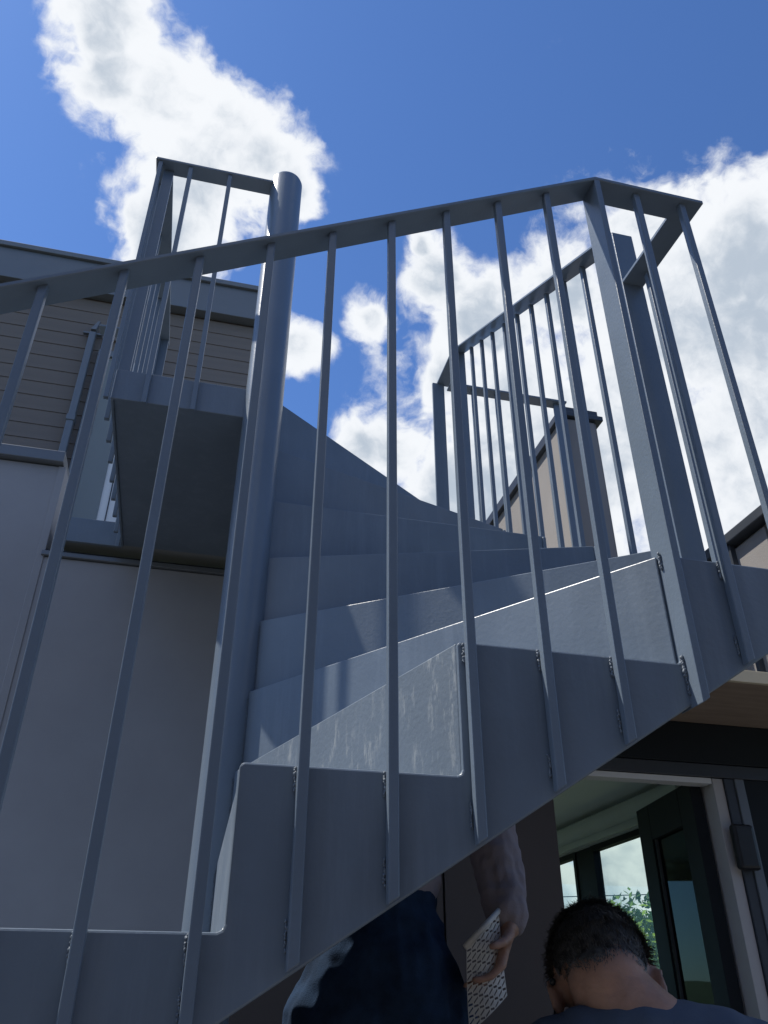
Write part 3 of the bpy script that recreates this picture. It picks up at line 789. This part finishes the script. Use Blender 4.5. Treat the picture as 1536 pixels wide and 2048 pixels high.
# man with his back to us, head bowed, under the stair
A = thing('person', 'man in blue grey t-shirt seen from behind, head bowed, by the doorway', 'person', (0.60, -0.60, 0), 'people under the stair')
HC = Vector((0.576, -0.575, 0.028))
HR = Matrix.Rotation(R(-20), 3, 'Z') @ Matrix.Rotation(R(-6), 3, 'Y') @ Matrix.Rotation(R(-42), 3, 'X')
b = MB()
T = head_shape(b, HC, HR, 0.94)
LAT = Vector((0.90, -0.44, 0)); FWD = Vector((0.44, 0.90, 0)); NB = Vector((0.598, -0.655, -0.029))
def off(c, l, f, z): return Vector(c) + LAT * l + FWD * f + Vector((0, 0, z))
chain(b, [(*T(0, -0.030, -0.040), 0.055), (*NB, 0.058), (*off(NB, 0, 0, -0.08), 0.07)])
SH = [off(NB, -0.165, 0.02, -0.055), off(NB, 0.165, 0.02, -0.055)]
PV = off(NB, 0.02, 0.06, -0.52)
chain(b, [(*off(NB, 0, 0, -0.07), 0.075), (*off(NB, 0, 0.0, -0.22), 0.125), (*off(NB, 0.01, 0.03, -0.38), 0.12), (*PV, 0.125)])
chain(b, [(*SH[0], 0.05), (*off(NB, 0, 0, -0.045), 0.055), (*SH[1], 0.05)])
LEG = []
for q, sh in zip((-1, 1), SH):
    el = off(sh, q * 0.05, 0.12, -0.26); wr_ = off(sh, -q * 0.03, 0.32, -0.30)
    chain(b, [(*sh, 0.050), (*el, 0.042), (*wr_, 0.028)])
    hand(b, wr_, FWD * 1.0 - LAT * q * 0.2, (0, 0, -1), 0.45, q)
    hp = off(PV, q * 0.09, 0, -0.04); kn = off(hp, q * 0.03, 0.17, -0.36); an_ = off(kn, 0, -0.19, 0); an_.z = -E + 0.075
    LEG.append((q, hp, kn, an_))
    chain(b, [(*hp, 0.088), (*kn, 0.060), (*an_, 0.042)])
    toe = off(an_, q * 0.01, 0.17, 0); toe.z = -E + 0.036
    chain(b, [(an_.x, an_.y, -E + 0.06, 0.038), (*toe, 0.028)])
remeshed('body', b, 'skin', A, 0.0055, 5)
b = MB()
chain(b, [(*off(NB, 0, -0.004, -0.045), 0.074), (*off(NB, 0, -0.004, -0.20), 0.142), (*off(NB, 0.01, 0.03, -0.38), 0.137), (*off(PV, 0, 0, -0.02), 0.142)])
chain(b, [(*SH[0], 0.064), (*off(NB, -0.08, 0.0, -0.032), 0.070), (*off(NB, 0, -0.006, -0.022), 0.068), (*off(NB, 0.08, 0.0, -0.032), 0.070), (*SH[1], 0.064)])
for q, sh in zip((-1, 1), SH): chain(b, [(*sh, 0.064), (*off(sh, q * 0.035, 0.07, -0.17), 0.060)])
remeshed('t_shirt', b, 'tee', A, 0.007, 6, 0.004, 12)
b = MB()
for q, hp, kn, an_ in LEG: chain(b, [(*off(PV, 0, 0, 0.0), 0.135), (*off(hp, 0, 0, -0.02), 0.105), (*kn, 0.078), (an_.x, an_.y, an_.z + 0.03, 0.062)])
remeshed('trousers', b, 'denim', A, 0.012, 5, 0.005, 11)
for q, hp, kn, an_ in LEG:
    b = MB(); g0 = Vector((an_.x, an_.y, -E + 0.046))
    chain(b, [(*off(g0, 0, -0.03, 0), 0.045), (*off(g0, q * 0.005, 0.09, -0.001), 0.043), (*off(g0, q * 0.01, 0.19, -0.007), 0.037)])
    remeshed('shoe', b, 'boot', A, 0.01, 4)
def hl1(p, m):      # hair covers the crown and the back of the skull down to the nape, clear of the ears and face
    if p.y > 0.045 - m * 0.5 and p.z < 0.075: return False
    if abs(p.x) > 0.055 and p.y > -0.035 and p.z < 0.012 + m: return False
    return p.z > (-0.046 + m + 0.010 * math.sin(p.x * 70) + 0.25 * abs(p.x))
hair_cap(A, HC, HR, 0.94, 9000, hl1, 3, 0.0155)
for q in (-1, 1):
    b = MB(); sphere_pts(b, T(q * 0.031, 0.076, -0.004), (0.0115,) * 3, nu=14, nv=10); b.build('eye', 'eye', A, smooth=True)
# spectacle arm and cord behind the left ear
b = MB(); b.tube([T(-0.078, 0.075, 0.004), T(-0.082, 0.02, 0.008), T(-0.081, -0.012, 0.010), T(-0.079, -0.026, -0.006)], 0.0022, 8)
sphere_pts(b, T(-0.080, -0.026, -0.004), (0.005, 0.005, 0.005), nu=10, nv=8)
gl_ = b.build('spectacles', 'black', A, smooth=True)
b = MB(); b.tube([T(-0.0795, 0.03, 0.004), T(-0.088, 0.022, -0.030), Vector(T(-0.086, 0.02, -0.05)) - Vector((0.004, 0, 0.05)), Vector(T(-0.08, 0.02, -0.05)) - Vector((0.0, -0.02, 0.11))], 0.0016, 6)
b.build('spectacle_cord', 'black', gl_, smooth=True)

# man standing higher up behind the stringer, seen from the waist
B = thing('person', 'man in dark jeans and mauve grey shirt standing behind the stringer, head hidden', 'person', (0.39, 0.06, 0), 'people under the stair')
FL = -0.86                                        # top of his step
b = MB()
HC2 = Vector((0.46, 0.17, 0.80)); HR2 = Matrix.Rotation(R(-25), 3, 'X')
T2 = head_shape(b, HC2, HR2)
chain(b, [(*T2(0, -0.02, -0.05), 0.052), (0.44, 0.10, 0.68, 0.056), (0.43, 0.08, 0.60, 0.08)])
chain(b, [(0.43, 0.08, 0.58, 0.09), (0.42, 0.07, 0.40, 0.115), (0.40, 0.05, 0.22, 0.11), (0.39, 0.05, 0.08, 0.115)])
chain(b, [(0.24, 0.06, 0.56, 0.055), (0.43, 0.08, 0.60, 0.062), (0.61, 0.07, 0.56, 0.055)])
RWr = (0.640, -0.045, 0.150)
chain(b, [(0.61, 0.07, 0.56, 0.052), (0.645, 0.03, 0.32, 0.042), (*RWr, 0.028)])
hand(b, RWr, (-0.45, -0.15, -1), (-1, 0.1, 0.3), 0.50, 1)
chain(b, [(0.24, 0.06, 0.56, 0.052), (0.20, 0.26, 0.42, 0.042), (0.27, 0.44, 0.58, 0.028)])
hand(b, (0.27, 0.44, 0.58), (0.3, 0.6, 0.7), (0, 0.7, -0.7), 0.4, -1)
for q in (-1, 1):
    hx_ = 0.385 + q * 0.085
    chain(b, [(hx_ - q * 0.01, 0.05, 0.03, 0.080), (hx_ + q * 0.01, 0.07, -0.38, 0.062), (hx_ + q * 0.01, 0.05, -0.76, 0.045)])
    chain(b, [(hx_ + q * 0.01, 0.03, -0.80, 0.040), (hx_ + q * 0.03, 0.19, FL + 0.038, 0.030)])
remeshed('body', b, 'skin', B, 0.006, 5)
b = MB()
chain(b, [(0.43, 0.08, 0.585, 0.10), (0.42, 0.07, 0.40, 0.132), (0.405, 0.05, 0.26, 0.120)])
chain(b, [(0.24, 0.06, 0.555, 0.066), (0.43, 0.08, 0.60, 0.072), (0.61, 0.07, 0.555, 0.066)])
chain(b, [(0.61, 0.07, 0.555, 0.066), (0.646, 0.03, 0.32, 0.062), (0.642, -0.035, 0.178, 0.050)])
chain(b, [(0.24, 0.06, 0.555, 0.066), (0.20, 0.26, 0.42, 0.056), (0.26, 0.42, 0.56, 0.042)])
remeshed('shirt', b, 'shirt', B, 0.005, 3, 0.007, 26)
b = MB()
for q in (-1, 1):
    hx_ = 0.385 + q * 0.085
    chain(b, [(0.39, 0.055, 0.175, 0.128), (0.388, 0.035, 0.06, 0.150), (hx_, 0.045, -0.03, 0.118), (hx_ + q * 0.012, 0.07, -0.38, 0.085), (hx_ + q * 0.012, 0.05, -0.76, 0.068)])
remeshed('jeans', b, 'denim', B, 0.006, 2, 0.009, 19)
for q in (-1, 1):
    b = MB(); hx_ = 0.395 + q * 0.095
    chain(b, [(hx_, 0.00, FL + 0.046, 0.045), (hx_ + q * 0.01, 0.12, FL + 0.045, 0.044), (hx_ + q * 0.02, 0.22, FL + 0.040, 0.038)])
    remeshed('boot', b, 'boot', B, 0.008, 4)
def hl2(p, m):
    return not (p.y > 0.045 and p.z < 0.07) and not (abs(p.x) > 0.055 and p.y > -0.035 and p.z < 0.012 + m) and p.z > -0.05 + m
hair_cap(B, HC2, HR2, 1.0, 1500, hl2, 5)
for q in (-1, 1):
    b = MB(); sphere_pts(b, T2(q * 0.031, 0.076, -0.004), (0.0115,) * 3, nu=14, nv=10); b.build('eye', 'eye', B, smooth=True)
# his step
st = thing('step_stool', 'low metal step stool under the man in jeans', 'stool', (0.39, 0.10, 0))
MB().box(0.16, 0.62, -0.12, 0.36, FL - 0.03, FL - 0.002).build('platform', 'metal_trim', st, bevel=0.004)
for x in (0.18, 0.58):
    for y in (-0.10, 0.32): MB().box(x, x + 0.025, y, y + 0.025, -E, FL - 0.031).build('leg', 'metal_trim', st, bevel=0.002)
# pressed and slotted metal sheet in his hand
M['galv'] = mat('galvanised_sheet', (0.72, 0.69, 0.62), 0.5, metal=0.0, var=0.12, vscale=40)
ps = thing('slotted_panel', 'small bent pale metal sheet with rows of slots, held in his hand', 'metal sheet', (0.59, -0.06, 0.08 + E))
c00, c10, c01, c11 = Vector((0.530, -0.085, -0.040)), Vector((0.612, -0.085, 0.022)), Vector((0.532, -0.085, 0.100)), Vector((0.612, -0.070, 0.172))
def sheet(a, t):
    p = c00.lerp(c10, a).lerp(c01.lerp(c11, a), t)
    return p + Vector((0, -0.012 * math.sin(math.pi * a) + 0.006 * math.sin(3 * t), 0))
b = MB(); NA, NT = 8, 15
for i in range(NA):
    for j in range(NT):
        a0, a1, t0, t1 = i / NA, (i + 1) / NA, j / NT, (j + 1) / NT
        n0 = len(b.v); o8 = [sheet(a0, t0), sheet(a1, t0), sheet(a1, t1), sheet(a0, t1)]
        am, tm = (a0 + a1) / 2, (t0 + t1) / 2; da_, dt_ = (a1 - a0), (t1 - t0)
        k = 1 if (i + j) % 2 else -1
        inn = [sheet(am + da_ * x, tm + dt_ * y) for x, y in ((-0.40, -0.20 - 0.20 * k), (0.40, -0.20 + 0.20 * k), (0.40, 0.20 + 0.20 * k), (-0.40, 0.20 - 0.20 * k))]
        b.v += [tuple(q) for q in o8 + inn]
        for q in range(4): b.f.append((n0 + q, n0 + (q + 1) % 4, n0 + 4 + (q + 1) % 4, n0 + 4 + q))
o = b.build('sheet', 'galv', ps); sm = o.modifiers.new('thick', 'SOLIDIFY'); sm.thickness = 0.0016
b = MB(); b.tube([sheet(0, 1) + Vector((-0.004, 0, 0.004)), sheet(0.5, 1.03) + Vector((0, 0, 0.004)), sheet(1, 1.02)], 0.006, 8); b.build('rolled_edge', 'galv', ps, smooth=True)

# ------------------------------------------------------------------ trees and hill beyond the window
def leaf_mat(name, col):
    m = mat(name, col, 0.85, var=0.35, vscale=1.2, spec=0.1)
    b = m.node_tree.nodes['Principled BSDF']
    return m
M['leaf_a'] = leaf_mat('leaf_bright_green', (0.15, 0.22, 0.025)); M['leaf_b'] = leaf_mat('leaf_mid_green', (0.09, 0.15, 0.025))
M['bark'] = mat('bark', (0.10, 0.075, 0.055), 0.9, var=0.3, vscale=12, bump=0.6, bscale=40)
def tree(x, y, h, rx, rz, label, lm, seed):
    rnd = random.Random(seed)
    t = thing('tree', label, 'tree', (x, y, -0.0), 'trees beyond the room window')
    b = MB()
    b.tube([(x, y, -E), (x + 0.05, y, -E + h * 0.3), (x + 0.1, y + 0.05, -E + h * 0.62)], [0.10, 0.075, 0.04], 8)
    for q in range(6):
        a = rnd.uniform(0, 6.28); z0 = -E + h * rnd.uniform(0.3, 0.55)
        b.tube([(x + 0.05, y, z0), (x + math.cos(a) * rx * 0.4, y + math.sin(a) * rx * 0.4, z0 + h * 0.15), (x + math.cos(a) * rx * 0.7, y + math.sin(a) * rx * 0.7, z0 + h * 0.28)], [0.035, 0.022, 0.01], 6)
    b.build('trunk', 'bark', t, smooth=True)
    c = MB(); cz = -E + h - rz
    cl = []
    for q in range(64):
        while True:
            p = Vector((rnd.uniform(-1, 1), rnd.uniform(-1, 1), rnd.uniform(-1, 1)))
            if 0.25 < p.length < 1: break
        cl.append((Vector((x + p.x * rx, y + p.y * rx, cz + p.z * rz)), rnd.uniform(0.22, 0.42) * rx))
    for (cc, cr) in cl:
        for q in range(130):
            d = Vector((rnd.gauss(0, 1), rnd.gauss(0, 1), rnd.gauss(0, 1))).normalized()
            p = cc + d * cr * rnd.uniform(0.5, 1.0)
            a = Vector((rnd.gauss(0, 1), rnd.gauss(0, 1), rnd.gauss(0, 1))).normalized(); bb = a.cross(d).normalized()
            L = rnd.uniform(0.05, 0.095)
            n0 = len(c.v)
            c.v += [tuple(p - a * L), tuple(p + bb * L * 0.45), tuple(p + a * L), tuple(p - bb * L * 0.45)]; c.f.append((n0, n0 + 1, n0 + 2, n0 + 3))
    c.build('crown', lm, t)
    return t
tree(6.4, 10.6, 2.55, 1.3, 0.9, 'bright green bushy tree seen through the room window, nearest the mullion', 'leaf_a', 1)
tree(7.6, 9.7, 2.95, 1.5, 1.2, 'green bushy tree seen through the room window beside the open door', 'leaf_a', 2)
tree(5.4, 12.6, 2.5, 1.3, 0.9, 'darker green tree behind the man, furthest left through the window', 'leaf_b', 3)
tree(8.2, 12.8, 2.9, 1.6, 1.1, 'mid green tree behind the bushy ones through the window', 'leaf_b', 4)
hl = MB(); HN = 60
for j in range(HN + 1):
    a = R(10 + 100 * j / HN)
    for rr, z in ((160, 0), (230, 9 + 3.0 * math.sin(j * 0.31) + 1.6 * math.sin(j * 0.9 + 1)), (420, 4)):
        hl.v.append((math.cos(a) * rr, math.sin(a) * rr, -E - 0.5 + z))
for j in range(HN):
    for q in range(2): hl.f.append((3 * j + q, 3 * j + q + 1, 3 * j + q + 4, 3 * j + q + 3))
tag(hl.build('hill', 'hill', smooth=True), kind='structure')
# overhead wires seen through the window
def wire(p, q, sag, label):
    P, Q = Vector(p), Vector(q); pts = []
    for i in range(25):
        t = i / 24; pts.append(P.lerp(Q, t) - Vector((0, 0, sag * 4 * t * (1 - t))))
    o = MB().tube(pts, 0.011, 5).build('overhead_wire', 'black'); return tag(o, label, 'wire', 'overhead wires')
wire((-2, 22, 4.1), (22, 12, 4.9), 0.25, 'topmost overhead wire crossing the sky seen through the room window')
wire((-2, 22, 2.3), (22, 12, 2.6), 0.2, 'lower overhead wire just above the trees seen through the room window')
